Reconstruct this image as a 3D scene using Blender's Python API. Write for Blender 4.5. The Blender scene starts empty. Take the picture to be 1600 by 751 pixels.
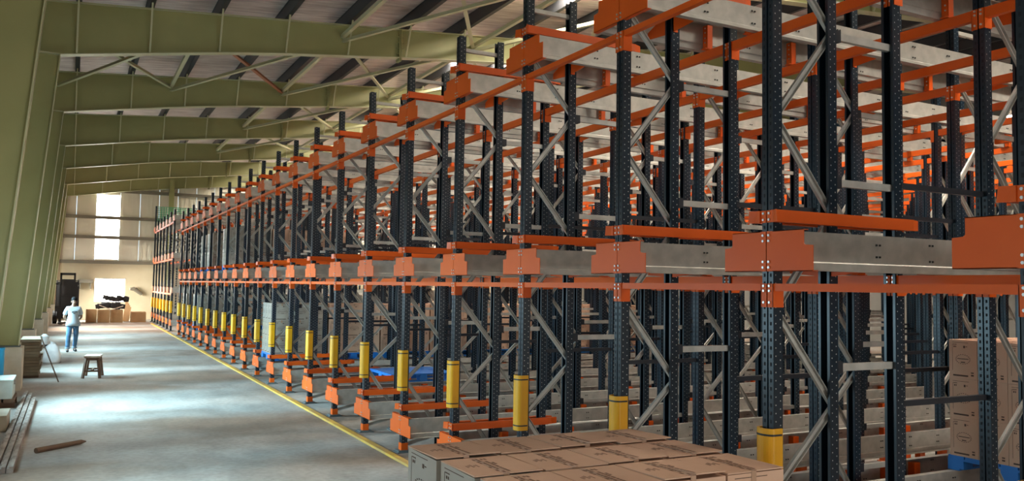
import bpy, bmesh, math, random
from mathutils import Vector, Matrix
random.seed(7)
D = bpy.data
scn = bpy.context.scene
C = scn.collection
PI = math.pi
# ------------------------------------------------------------------ camera
cam_d = D.cameras.new('camera'); cam = D.objects.new('camera', cam_d); C.objects.link(cam)
cam_d.sensor_width = 36.0; cam_d.lens = 1304.92 / 1600 * 36.0
cam_d.clip_start = 0.05; cam_d.clip_end = 300
Rr = Vector((0.88512264, -0.46510128, 0.01545013)); Ru = Vector((-0.03956981, -0.04214101, 0.99832778)); Rf = Vector((0.46367244, 0.88425389, 0.05570393))
cam.matrix_world = Matrix(((Rr.x, Ru.x, -Rf.x, -3.838), (Rr.y, Ru.y, -Rf.y, 0.0), (Rr.z, Ru.z, -Rf.z, 2.15), (0, 0, 0, 1)))
scn.camera = cam
# ------------------------------------------------------------------ view, world, daylight
vs = scn.view_settings
vs.view_transform = 'Standard'; vs.look = 'None'; vs.gamma = 1.0; vs.use_curve_mapping = False
vs.exposure = 0.52
W = D.worlds.new('world'); scn.world = W; W.use_nodes = True
bg = W.node_tree.nodes['Background']; bg.inputs[0].default_value = (0.62, 0.86, 1.0, 1); bg.inputs[1].default_value = 2.0
BAY = 6.5; YA = 19.2
FRAME_Y = [YA + BAY * k for k in range(-4, 6)]
SKY_POWER = 62.0        # brightness of the roof light panels
DOOR_POWER = 800.0     # daylight through the front doorway
SIDE_POWER = 235.0      # daylight through each opening of the left wall
for k in range(-2, 5):
    ym = YA + BAY * (k + 0.5)
    ld = D.lights.new('side_daylight', 'AREA'); ld.shape = 'RECTANGLE'; ld.size = 3.0; ld.size_y = 1.5
    ld.energy = SIDE_POWER * {-2: 0.35, 3: 1.6, 4: 2.2}.get(k, 1.0); ld.color = (0.50, 0.84, 1.0) if k < 3 else (0.95, 0.93, 0.85); ld.spread = math.radians(105)
    lo = D.objects.new('side_daylight', ld); C.objects.link(lo)
    lo.location = (-5.22, ym, 1.95)
    zax = Vector((-1, 0, 0.45)).normalized(); xax = Vector((0, 1, 0)); yax = zax.cross(xax)
    lo.matrix_world = Matrix(((xax.x, yax.x, zax.x, -5.22), (xax.y, yax.y, zax.y, ym), (xax.z, yax.z, zax.z, 1.95), (0, 0, 0, 1)))

# the open doorway of the front wall, behind the camera
ld = D.lights.new('door_daylight', 'AREA'); ld.shape = 'RECTANGLE'; ld.size = 9.6; ld.size_y = 4.4; ld.energy = DOOR_POWER; ld.color = (1.0, 0.90, 0.78)
lo = D.objects.new('door_daylight', ld); C.objects.link(lo); lo.location = (4.0, -13.6, 2.5); lo.rotation_euler = (math.radians(90), 0, 0)

# ------------------------------------------------------------------ materials
def mat(name, col, rough=0.6, metal=0.0, spec=0.5, noise=None, bump=0.0, coat=0.0, emit=None, estr=0.0):
    """noise = (scale, second colour, contrast lo, hi)"""
    m = D.materials.new(name); m.use_nodes = True
    nt = m.node_tree; b = nt.nodes['Principled BSDF']
    b.inputs['Base Color'].default_value = (*col, 1); b.inputs['Roughness'].default_value = rough
    b.inputs['Metallic'].default_value = metal; b.inputs['Specular IOR Level'].default_value = spec
    b.inputs['Coat Weight'].default_value = coat
    b.inputs['Coat Roughness'].default_value = 0.25
    if emit: b.inputs['Emission Color'].default_value = (*emit, 1); b.inputs['Emission Strength'].default_value = estr
    if noise:
        sc, c2, lo, hi = noise
        tc = nt.nodes.new('ShaderNodeTexCoord'); n = nt.nodes.new('ShaderNodeTexNoise'); r = nt.nodes.new('ShaderNodeValToRGB')
        n.inputs['Scale'].default_value = sc; n.inputs['Detail'].default_value = 6
        r.color_ramp.elements[0].position = lo; r.color_ramp.elements[1].position = hi
        r.color_ramp.elements[0].color = (*col, 1); r.color_ramp.elements[1].color = (*c2, 1)
        nt.links.new(tc.outputs['Object'], n.inputs['Vector']); nt.links.new(n.outputs['Fac'], r.inputs['Fac'])
        nt.links.new(r.outputs['Color'], b.inputs['Base Color'])
        if bump:
            bp = nt.nodes.new('ShaderNodeBump'); bp.inputs['Strength'].default_value = bump; bp.inputs['Distance'].default_value = 0.02
            nt.links.new(n.outputs['Fac'], bp.inputs['Height']); nt.links.new(bp.outputs['Normal'], b.inputs['Normal'])
    return m
M_navy = mat('navy_paint', (0.0020, 0.0105, 0.0205), 0.30, 0, 0.5, (3.0, (0.0030, 0.014, 0.027), .4, .7), coat=0.12)
M_dot = mat('hole_light_dot', (0.52, 0.52, 0.50), 0.4, 0.3)  # pale dots paint the light showing through the post holes
M_slot = mat('slot_shadow', (0.006, 0.008, 0.012), 0.8)
M_orange = mat('orange_paint', (0.74, 0.112, 0.008), 0.42, 0, 0.3, (2.0, (0.68, 0.096, 0.007), .35, .7))
M_galv = mat('galvanised_steel', (0.39, 0.38, 0.345), 0.45, 0.4, 0.5, (9.0, (0.50, 0.485, 0.44), .35, .68))
M_bolt = mat('zinc_bolt', (0.70, 0.70, 0.68), 0.3, 0.6)
M_dark = mat('dark_hole', (0.02, 0.02, 0.02), 0.8)
M_yellow = mat('yellow_plastic', (0.76, 0.37, 0.008), 0.4, 0, 0.4, (6.0, (0.70, 0.33, 0.008), .4, .7))
M_black = mat('black_rubber', (0.012, 0.012, 0.013), 0.5)
M_spacer = mat('black_bar', (0.010, 0.012, 0.018), 0.45)
M_foot = mat('grey_footplate', (0.10, 0.12, 0.12), 0.6)
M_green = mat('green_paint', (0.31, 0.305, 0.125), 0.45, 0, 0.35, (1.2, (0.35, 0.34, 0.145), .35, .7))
M_greenl = mat('green_angle_and_lit_flange', (0.46, 0.45, 0.27), 0.45, 0, 0.4)  # paler green for angles; on frame flanges it paints the light falling there
M_purlin = mat('grey_purlin', (0.035, 0.036, 0.040), 0.5, 0.1)
M_conc = mat('pedestal_concrete', (0.46, 0.40, 0.30), 0.9, 0, 0.3, (4.0, (0.56, 0.50, 0.40), .3, .7), bump=0.3)
M_cream = mat('cream_plaster', (0.62, 0.52, 0.35), 0.9, 0, 0.3, (1.5, (0.66, 0.57, 0.40), .35, .65))
M_clad = mat('wall_sheet', (0.80, 0.75, 0.62), 0.6, 0.0, 0.4, (0.8, (0.83, 0.78, 0.66), .4, .6))
M_dull = mat('shade_darkened_wall_sheet', (0.15, 0.145, 0.13), 0.7, 0, 0.3, (0.6, (0.17, 0.165, 0.15), .4, .6))  # wall colour darkened to paint in deep shade and dim the reflections
M_girt = mat('brown_girt', (0.20, 0.175, 0.13), 0.6)
M_card = mat('brown_cardboard', (0.58, 0.36, 0.245), 0.8, 0, 0.25, (3.0, (0.62, 0.40, 0.28), .35, .65))
M_card2 = mat('wrapped_daylit_cardboard', (0.36, 0.31, 0.25), 0.3, 0, 0.6, (3.0, (0.41, 0.36, 0.30), .35, .65), coat=0.5)  # grey paints wrapping film and the daylight it reflects, over brown card
M_print = mat('dark_brown_print', (0.085, 0.045, 0.03), 0.8)
M_faint = mat('faint_brown_lettering', (0.20, 0.105, 0.065), 0.8)
M_tape = mat('clear_tape', (0.40, 0.235, 0.145), 0.35, 0, 0.5)
M_blue = mat('blue_plastic', (0.012, 0.17, 0.55), 0.4)
M_cyan = mat('cyan_plastic', (0.02, 0.36, 0.66), 0.4)
M_wood = mat('raw_wood', (0.44, 0.28, 0.14), 0.75, 0, 0.3, (7.0, (0.40, 0.25, 0.12), .3, .7))
M_dwood = mat('dark_wood', (0.10, 0.055, 0.035), 0.6, 0, 0.4, (9.0, (0.16, 0.09, 0.05), .3, .7))
M_pwood = mat('worn_seat', (0.62, 0.55, 0.45), 0.55, 0, 0.4, (8.0, (0.36, 0.22, 0.16), .5, .66))
M_machine = mat('dark_machine', (0.022, 0.020, 0.020), 0.5)
M_grey = mat('rusty_grey_steel', (0.40, 0.34, 0.30), 0.5, 0.1, 0.5, (5.0, (0.20, 0.15, 0.12), .42, .62))
M_lgrey = mat('pale_box', (0.50, 0.55, 0.50), 0.7, 0, 0.3, (5.0, (0.42, 0.44, 0.40), .4, .7))
M_white = mat('white_sack', (0.75, 0.75, 0.74), 0.7, 0, 0.3, (7.0, (0.62, 0.62, 0.62), .4, .7), bump=0.4)
M_mesh = mat('green_net', (0.05, 0.42, 0.24), 0.8)
M_skin = mat('brown_skin', (0.23, 0.115, 0.065), 0.5)
M_hair = mat('black_hair', (0.009, 0.007, 0.007), 0.85, 0, 0.15)
M_shirt = mat('white_tee', (0.40, 0.44, 0.46), 0.9)
M_jean = mat('blue_denim', (0.07, 0.14, 0.23), 0.9, 0, 0.2, (14.0, (0.10, 0.19, 0.29), .4, .65))
M_shoe = mat('dark_shoe', (0.03, 0.028, 0.03), 0.5)
M_rust = mat('red_oxide', (0.34, 0.13, 0.06), 0.6)
M_glow = mat('roof_light_sheet', (0.9, 0.9, 0.88), 0.6, emit=(1.0, 0.90, 0.76), estr=SKY_POWER)
M_day = mat('daylit_panel', (0.9, 0.9, 0.9), 0.6, emit=(1.0, 0.97, 0.90), estr=9.0)
M_lamp = mat('lamp_lens', (0.9, 0.9, 0.9), 0.5, emit=(1.0, 0.95, 0.85), estr=25.0)

def floor_material():
    m = D.materials.new('worn_shade_streaked_floor'); m.use_nodes = True; nt = m.node_tree; b = nt.nodes['Principled BSDF']
    tc = nt.nodes.new('ShaderNodeTexCoord')
    def noise(s, sx, sy, det=6):
        mp = nt.nodes.new('ShaderNodeMapping'); mp.inputs['Scale'].default_value = (sx, sy, 1)
        n = nt.nodes.new('ShaderNodeTexNoise'); n.inputs['Scale'].default_value = s; n.inputs['Detail'].default_value = det
        nt.links.new(tc.outputs['Object'], mp.inputs['Vector']); nt.links.new(mp.outputs['Vector'], n.inputs['Vector']); return n
    n1 = noise(0.42, 0.45, 1.0); n2 = noise(2.2, 1.0, 0.5); n3 = noise(14, 1, 1, 8)
    r1 = nt.nodes.new('ShaderNodeValToRGB')
    r1.color_ramp.elements[0].position = 0.38; r1.color_ramp.elements[1].position = 0.56
    r1.color_ramp.elements[0].color = (0.27, 0.195, 0.145, 1); r1.color_ramp.elements[1].color = (0.40, 0.375, 0.34, 1)  # brown cross-aisle streaks paint dust and the shade between wall openings
    nt.links.new(n1.outputs['Fac'], r1.inputs['Fac'])
    mx = nt.nodes.new('ShaderNodeMixRGB'); mx.blend_type = 'MULTIPLY'; mx.inputs['Fac'].default_value = 0.75
    r2 = nt.nodes.new('ShaderNodeValToRGB'); r2.color_ramp.elements[0].position = 0.3; r2.color_ramp.elements[1].position = 0.62
    r2.color_ramp.elements[0].color = (0.66, 0.66, 0.66, 1); r2.color_ramp.elements[1].color = (1, 1, 1, 1)
    nt.links.new(n2.outputs['Fac'], r2.inputs['Fac']); nt.links.new(r1.outputs['Color'], mx.inputs[1]); nt.links.new(r2.outputs['Color'], mx.inputs[2])
    mx2 = nt.nodes.new('ShaderNodeMixRGB'); mx2.blend_type = 'MULTIPLY'; mx2.inputs['Fac'].default_value = 0.6
    r3 = nt.nodes.new('ShaderNodeValToRGB'); r3.color_ramp.elements[0].position = 0.34; r3.color_ramp.elements[1].position = 0.6
    r3.color_ramp.elements[0].color = (0.7, 0.69, 0.67, 1); r3.color_ramp.elements[1].color = (1, 1, 1, 1)
    nt.links.new(n3.outputs['Fac'], r3.inputs['Fac']); nt.links.new(mx.outputs['Color'], mx2.inputs[1]); nt.links.new(r3.outputs['Color'], mx2.inputs[2])
    nt.links.new(mx2.outputs['Color'], b.inputs['Base Color'])
    b.inputs['Roughness'].default_value = 0.62; b.inputs['Specular IOR Level'].default_value = 0.35
    bp = nt.nodes.new('ShaderNodeBump'); bp.inputs['Strength'].default_value = 0.25; bp.inputs['Distance'].default_value = 0.01
    nt.links.new(n3.outputs['Fac'], bp.inputs['Height']); nt.links.new(bp.outputs['Normal'], b.inputs['Normal'])
    return m
def foil_material():
    m = D.materials.new('roof_foil'); m.use_nodes = True; nt = m.node_tree; b = nt.nodes['Principled BSDF']
    tc = nt.nodes.new('ShaderNodeTexCoord'); mp = nt.nodes.new('ShaderNodeMapping'); mp.inputs['Scale'].default_value = (0.5, 3.2, 1)
    n = nt.nodes.new('ShaderNodeTexNoise'); n.inputs['Scale'].default_value = 3.0; n.inputs['Detail'].default_value = 7
    w = nt.nodes.new('ShaderNodeTexWave'); w.bands_direction = 'Y'; w.inputs['Scale'].default_value = 1.1; w.inputs['Distortion'].default_value = 0.6
    r = nt.nodes.new('ShaderNodeValToRGB'); r.color_ramp.elements[0].color = (0.46, 0.385, 0.37, 1); r.color_ramp.elements[1].color = (0.68, 0.61, 0.575, 1)
    r.color_ramp.elements[0].position = 0.35; r.color_ramp.elements[1].position = 0.65
    nt.links.new(tc.outputs['Object'], mp.inputs['Vector']); nt.links.new(mp.outputs['Vector'], n.inputs['Vector']); nt.links.new(tc.outputs['Object'], w.inputs['Vector'])
    nt.links.new(n.outputs['Fac'], r.inputs['Fac']); nt.links.new(r.outputs['Color'], b.inputs['Base Color'])
    ad = nt.nodes.new('ShaderNodeMath'); ad.operation = 'ADD'; nt.links.new(n.outputs['Fac'], ad.inputs[0]); nt.links.new(w.outputs['Fac'], ad.inputs[1])
    bp = nt.nodes.new('ShaderNodeBump'); bp.inputs['Strength'].default_value = 0.35; bp.inputs['Distance'].default_value = 0.03
    nt.links.new(ad.outputs[0], bp.inputs['Height']); nt.links.new(bp.outputs['Normal'], b.inputs['Normal'])
    b.inputs['Roughness'].default_value = 0.5; b.inputs['Metallic'].default_value = 0.35
    return m
M_floor = floor_material(); M_foil = foil_material()

# ------------------------------------------------------------------ mesh builder
class MB:
    def __init__(s): s.v = []; s.f = []; s.m = []
    def poly(s, pts, mi=0):
        k = len(s.v); s.v += [tuple(p) for p in pts]; s.f.append(tuple(range(k, k + len(pts)))); s.m.append(mi)
    def box(s, x0, x1, y0, y1, z0, z1, mi=0):
        k = len(s.v)
        s.v += [(x0, y0, z0), (x1, y0, z0), (x1, y1, z0), (x0, y1, z0), (x0, y0, z1), (x1, y0, z1), (x1, y1, z1), (x0, y1, z1)]
        for f in ((0, 3, 2, 1), (4, 5, 6, 7), (0, 1, 5, 4), (1, 2, 6, 5), (2, 3, 7, 6), (3, 0, 4, 7)):
            s.f.append(tuple(k + q for q in f)); s.m.append(mi)
        return s
    def prism(s, pts, vec, mi=0):
        """closed polygon pts swept by vec"""
        n = len(pts); k = len(s.v); v = Vector(vec)
        s.v += [tuple(p) for p in pts] + [tuple(Vector(p) + v) for p in pts]
        s.f.append(tuple(k + n - 1 - q for q in range(n))); s.m.append(mi)
        s.f.append(tuple(k + n + q for q in range(n))); s.m.append(mi)
        for q in range(n):
            s.f.append((k + q, k + (q + 1) % n, k + n + (q + 1) % n, k + n + q)); s.m.append(mi)
        return s
    def bar(s, a, b, w, h, up=(0, 0, 1), mi=0):
        """rectangular bar from a to b; w across, h along up"""
        a = Vector(a); b = Vector(b); d = (b - a).normalized(); u = Vector(up)
        sx = d.cross(u)
        if sx.length < 1e-4: sx = d.cross(Vector((0, 1, 0)))
        sx.normalize(); u = sx.cross(d).normalized()
        p = [a + sx * (w / 2 * i) + u * (h / 2 * j) for i, j in ((-1, -1), (1, -1), (1, 1), (-1, 1))]
        return s.prism(p, b - a, mi)
    def tube(s, a, b, r0, r1=None, n=10, mi=0):
        a = Vector(a); b = Vector(b); r1 = r0 if r1 is None else r1
        d = (b - a).normalized(); sx = d.cross(Vector((0, 0, 1)))
        if sx.length < 1e-4: sx = Vector((1, 0, 0))
        sx.normalize(); sy = d.cross(sx)
        k = len(s.v)
        for c, r in ((a, r0), (b, r1)):
            for q in range(n):
                t = 2 * PI * q / n; s.v.append(tuple(c + sx * (r * math.cos(t)) + sy * (r * math.sin(t))))
        for q in range(n): s.f.append((k + q, k + (q + 1) % n, k + n + (q + 1) % n, k + n + q)); s.m.append(mi)
        s.f.append(tuple(k + n - 1 - q for q in range(n))); s.m.append(mi); s.f.append(tuple(k + n + q for q in range(n))); s.m.append(mi)
        return s
    def lump(s, c, r, seed=0, nu=10, nv=6, rough=0.15, mi=0):
        rd = random.Random(seed); k = len(s.v)
        for j in range(nv + 1):
            ph = PI * j / nv
            for i in range(nu):
                th = 2 * PI * i / nu; q = 1 + rd.uniform(-rough, rough) * (0 if j in (0, nv) else 1)
                s.v.append((c[0] + r[0] * q * math.sin(ph) * math.cos(th), c[1] + r[1] * q * math.sin(ph) * math.sin(th), c[2] + r[2] * q * math.cos(ph)))
        for j in range(nv):
            for i in range(nu):
                a, b = k + j * nu + i, k + j * nu + (i + 1) % nu
                s.f.append((a, a + nu, b + nu, b)); s.m.append(mi)
        return s
    def mesh(s, name, *mats, fix=True, smooth=False):
        me = D.meshes.new(name); me.from_pydata(s.v, [], s.f)
        for m in mats: me.materials.append(m)
        for p, mi in zip(me.polygons, s.m): p.material_index = mi; p.use_smooth = smooth
        if fix:
            bm = bmesh.new(); bm.from_mesh(me); bmesh.ops.recalc_face_normals(bm, faces=bm.faces); bm.to_mesh(me); bm.free()
        me.update(); return me
def inst(name, me, parent=None, loc=(0, 0, 0), rz=0.0, label=None):
    o = D.objects.new(name, me); C.objects.link(o); o.location = loc
    if rz: o.rotation_euler = (0, 0, rz)
    if parent is not None: o.parent = parent
    if label: o['label'] = label
    return o
def tag(o, label, cat, group=None):
    o['label'] = label; o['category'] = cat
    if group: o['group'] = group
    return o
def thing(name, label, cat, loc=(0, 0, 0), rz=0.0, group=None):
    o = D.objects.new(name, None); C.objects.link(o); o.location = loc; o.rotation_euler = (0, 0, rz); o.empty_display_size = 0.1
    return tag(o, label, cat, group)
def struct(o): o['kind'] = 'structure'; return o
def bx(name, x0, x1, y0, y1, z0, z1, m): return MB().box(x0, x1, y0, y1, z0, z1).mesh(name, m)
ORD = ['zeroth', 'first', 'second', 'third', 'fourth', 'fifth', 'sixth', 'seventh', 'eighth', 'ninth', 'tenth', 'eleventh', 'twelfth', 'thirteenth', 'fourteenth', 'fifteenth', 'sixteenth', 'seventeenth', 'eighteenth', 'nineteenth', 'twentieth', 'twenty-first', 'twenty-second', 'twenty-third', 'twenty-fourth', 'twenty-fifth', 'twenty-sixth', 'twenty-seventh', 'twenty-eighth', 'twenty-ninth', 'thirtieth']

# ------------------------------------------------------------------ building shell
XL, XR, YB, YF = -5.25, 26.0, 51.7, -13.5
def roof_z(x): return 8.17 + 0.078 * x
struct(inst('floor', bx('floor', XL - .3, XR, YF, YB, -0.2, 0.0, M_floor)))
# roof of foil-backed sheets, with holes for the roof lights and an added deep strip
SKX0, SKX1 = 4.95, 8.6
SKY_Y = [YA + BAY * (k + 0.5) for k in range(-3, 5)]
b = MB()
def roof_quad(x0, x1, y0, y1):
    z = 0.34
    p = [(x0, y0, roof_z(x0) + z), (x1, y0, roof_z(x1) + z), (x1, y1, roof_z(x1) + z), (x0, y1, roof_z(x0) + z)]
    b.prism(p, (0, 0, 0.05))
SKX2, SKX3 = 13.6, 18.0  # made-up second strip of roof lights, added to brighten the deep racking
roof_quad(XL - .3, SKX0, YF, YB); roof_quad(SKX1, SKX2, YF, YB); roof_quad(SKX3, XR, YF, YB)
ys = [YF] + [q for y in SKY_Y for q in (y - 0.55, y + 0.55)] + [YB]
for a, c in zip(ys[0::2], ys[1::2]): roof_quad(SKX0, SKX1, a, c)
ys2 = [YF] + [q for y in SKY_Y[3:] for q in (y - 0.55, y + 0.55)] + [YB]
for a, c in zip(ys2[0::2], ys2[1::2]): roof_quad(SKX2, SKX3, a, c)
struct(inst('ceiling', b.mesh('ceiling', M_foil)))
for k, y in enumerate(SKY_Y):
    g = MB()
    n = 4
    for q in range(n):   # ribbed translucent sheet
        x0 = SKX0; a = y - 0.55 + 1.1 * q / n; c = y - 0.55 + 1.1 * (q + 1) / n - 0.01
        for xa, xb in (((SKX0, SKX1), (SKX2, SKX3)) if k > 2 else ((SKX0, SKX1),)): g.prism([(xa, a, roof_z(xa) + .36), (xb, a, roof_z(xb) + .36), (xb, c, roof_z(xb) + .36), (xa, c, roof_z(xa) + .36)], (0, 0, 0.012))  # farther bays also carry the added deep strip
    struct(inst('window_%d' % (k + 3), g.mesh('roof_light', M_glow)))
# left wall: masonry sill, open bays, sheet above
lw = MB(); lw.box(XL - .2, XL, YF, YB, 0, 1.15); lw.box(XL - .2, XL, YF, YB, 2.75, 9.0)
prev = YF
for k in range(-4, 5):
    ym = YA + BAY * (k + 0.5); lw.box(XL - .2, XL, prev, ym - 2.15, 1.15, 2.75); prev = ym + 2.15
lw.box(XL - .2, XL, prev, YB, 1.15, 2.75)
struct(inst('wall_left', lw.mesh('wall_left', M_clad)))
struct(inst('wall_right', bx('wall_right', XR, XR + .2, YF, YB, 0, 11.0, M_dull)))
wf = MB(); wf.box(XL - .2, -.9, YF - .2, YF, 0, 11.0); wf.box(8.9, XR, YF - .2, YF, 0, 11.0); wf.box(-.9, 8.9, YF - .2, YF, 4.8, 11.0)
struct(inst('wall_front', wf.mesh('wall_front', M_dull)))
# end wall: plastered masonry below, ribbed sheet with girts above
WX0, WX1, WZ0, WZ1 = -2.78, -1.20, 0.95, 2.29
e = MB(); e.box(XL - .2, WX0, YB, YB + .2, 0, 3.1); e.box(WX1, XR, YB, YB + .2, 0, 3.1); e.box(WX0, WX1, YB, YB + .2, 0, WZ0); e.box(WX0, WX1, YB, YB + .2, WZ1, 3.1)
wall_back = struct(inst('wall_back', e.mesh('wall_masonry', M_cream)))
TX0, TX1, TZ0, TZ1 = -2.82, -1.62, 3.36, 6.95
x = XL - .2; k = 0
sheet_w = 0.95
cuts = [XL - .2, -3.8, TX0, TX1, -0.6, 0.4, 1.4, 2.4, 3.4, 4.4, 5.6, 7.0, 9.0, 12.0, 16.0, 20.0, XR]
for a, c in zip(cuts[:-1], cuts[1:]):
    zs = [(3.1, 10.6)] if abs(a - TX0) > .01 else [(3.1, TZ0), (TZ1, 10.6)]
    for z0, z1 in zs:
        q = MB(); q.box(a, c - .012, YB + .02, YB + .06, z0, z1)
        xx = a + .12
        while xx < c - .1: q.box(xx, xx + .04, YB - .008, YB + .02, z0, z1); xx += .24
        inst('cladding_sheet', q.mesh('cladding_sheet', M_clad), wall_back)
for z in (3.2, 4.58, 5.68, 7.2):
    inst('girt', MB().box(XL, XR, YB - .16, YB - .01, z - .07, z + .07).box(XL, XR, YB - .16, YB - .15, z - .11, z - .07).mesh('girt', M_girt), wall_back)
w1 = struct(inst('window_1', bx('translucent_strip', TX0, TX1 - .01, YB + .02, YB + .05, TZ0, TZ1, M_day)))
w2 = MB()
for q in range(2): w2.box(WX0 + .02 + q * .78, WX0 + .02 + q * .78 + .75, YB + .1, YB + .12, WZ0 + .03, WZ1 - .03)
w2o = struct(inst('window_2', w2.mesh('window_pane', M_day)))
fr = MB()
for q in (WX0, WX0 + .77, WX1 - .03): fr.box(q, q + .03, YB + .08, YB + .14, WZ0, WZ1)
fr.box(WX0, WX1, YB + .08, YB + .14, WZ0, WZ0 + .03); fr.box(WX0, WX1, YB + .08, YB + .14, WZ1 - .03, WZ1)
inst('window_frame', fr.mesh('window_frame', M_girt), w2o)
ec = thing('end_wall_column', 'green steel column standing against the end wall behind the far rack', 'column', (1.0, YB - .32, 0))
inst('web', bx('web', -.01, .01, -.12, .12, 0, 8.0, M_green), ec); inst('flange', bx('flange', -.13, .13, -.14, -.12, 0, 8.0, M_green), ec); inst('flange', bx('flange', -.13, .13, .12, .14, 0, 8.0, M_green), ec)

# ------------------------------------------------------------------ portal frames
def col_x(z): return -4.74 + (-4.25 + 4.74) * (z - .83) / (6.75 - .83)
def raf_bot(x):
    p = [(-4.25, 6.74), (-1.06, 7.24), (0.34, 7.42), (3.3, 7.74), (5.83, 7.98), (14.0, 8.62), (XR, 9.5)]
    for (a, za), (c, zc) in zip(p[:-1], p[1:]):
        if x <= c: return za + (zc - za) * (x - a) / (c - a)
    return p[-1][1]
def raf_top(x): return roof_z(x) - 0.02
near_names = {}
XS = [-4.25, -1.06, 0.34, 3.3, 5.83, 14.0, XR]
STAY_X = [-3.95, -2.58, -1.17, 0.27, 1.72, 3.17, 4.61, 6.05, 7.5, 8.95, 10.4, 11.85, 13.3]
colm = {}
# shared meshes, local origin at y = 0
cm = MB(); cm.prism([(-5.15, -.008, .83), (-4.74, -.008, .83), (-4.25, -.008, 6.74), (-4.25, -.008, raf_top(-4.25)), (-5.15, -.008, raf_top(-5.15))], (0, .016, 0)); colm['column_web'] = cm.mesh('column_web', M_green)
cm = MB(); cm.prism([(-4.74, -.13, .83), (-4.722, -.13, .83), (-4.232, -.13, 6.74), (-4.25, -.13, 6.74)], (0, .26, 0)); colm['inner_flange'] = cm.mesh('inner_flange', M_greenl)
colm['outer_flange'] = bx('outer_flange', -5.17, -5.15, -.13, .13, .83, 7.75, M_green)
colm['base_plate'] = bx('base_plate', -5.18, -4.70, -.17, .17, .83, .855, M_foot)
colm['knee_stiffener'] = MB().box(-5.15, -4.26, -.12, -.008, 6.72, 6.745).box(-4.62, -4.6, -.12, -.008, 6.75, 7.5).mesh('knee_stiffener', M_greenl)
colm['pedestal'] = bx('pedestal', -5.2, -4.65, -.36, .36, 0, .83, M_conc)
cm = MB()
pts = [(x, -.007, raf_bot(x)) for x in XS] + [(x, -.007, raf_top(x)) for x in reversed(XS)]
cm.prism(pts, (0, .014, 0)); colm['rafter_web'] = cm.mesh('rafter_web', M_green)
cm = MB()
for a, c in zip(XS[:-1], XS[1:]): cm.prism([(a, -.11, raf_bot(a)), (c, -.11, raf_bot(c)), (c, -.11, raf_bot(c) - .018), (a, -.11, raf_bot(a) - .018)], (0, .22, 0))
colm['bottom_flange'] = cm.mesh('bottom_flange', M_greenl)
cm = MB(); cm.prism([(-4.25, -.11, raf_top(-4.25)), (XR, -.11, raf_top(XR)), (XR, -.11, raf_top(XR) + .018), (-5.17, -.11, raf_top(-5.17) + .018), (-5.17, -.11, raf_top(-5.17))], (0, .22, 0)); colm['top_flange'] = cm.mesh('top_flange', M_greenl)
sx = 3.02
cm = MB(); cm.box(sx - .03, sx - .008, -.12, .12, raf_bot(sx) - .1, raf_top(sx) + .02); cm.box(sx + .008, sx + .03, -.12, .12, raf_bot(sx) - .1, raf_top(sx) + .02)
for q in range(4):
    z = raf_bot(sx) + .08 + q * .14
    cm.tube((sx - .09, -.07, z), (sx + .09, -.07, z), .014, n=6)
colm['splice_plate'] = cm.mesh('splice_plate', M_green)
seams = [bx('web_seam', xq - .012, xq + .012, -.012, -.006, raf_bot(xq) + .01, raf_top(xq) - .01, M_green) for xq in (-3.35, -2.05)]
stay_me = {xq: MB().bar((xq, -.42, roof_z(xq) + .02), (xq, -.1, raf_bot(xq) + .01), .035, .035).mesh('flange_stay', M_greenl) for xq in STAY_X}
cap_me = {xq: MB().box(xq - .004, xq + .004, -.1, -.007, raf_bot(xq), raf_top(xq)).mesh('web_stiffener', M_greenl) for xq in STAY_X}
for k, y in enumerate(FRAME_Y):
    lab = 'olive green tapered portal frame against the end wall' if k == len(FRAME_Y) - 1 else 'olive green tapered portal frame, %s from the camera end of the hall' % ORD[k + 1]
    t = thing('portal_frame', lab, 'steel frame', (0, y - (.2 if k == len(FRAME_Y) - 1 else 0), 0), 0, 'portal frames along the hall')
    for n, me in colm.items(): inst(n, me, t, label='square concrete pedestal under the column' if n == 'pedestal' else None)
    for me in seams: inst('web_seam', me, t)
    for xq in STAY_X: inst('flange_stay', stay_me[xq], t, label='pale angle stay from rafter to purlin')
# purlins
px = -5.2 + .1; k = 0
for xq in [-4.9] + STAY_X + [14.75, 16.2, 17.65, 19.1, 20.55, 22.0, 23.45]:
    k += 1; z0 = roof_z(xq) + .02
    q = MB(); q.box(xq - .04, xq - .034, YF, YB, z0, z0 + .30); q.box(xq - .04, xq + .06, YF, YB, z0 - .001, z0 + .006); q.box(xq - .06, xq + .04, YF, YB, z0 + .295, z0 + .30); q.box(xq + .054, xq + .06, YF, YB, z0, z0 + .03)
    tag(inst('roof_purlin', q.mesh('roof_purlin', M_purlin)), 'dark grey roof purlin running the length of the hall, %s from the left wall' % ORD[k], 'purlin', 'roof purlins')
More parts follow.
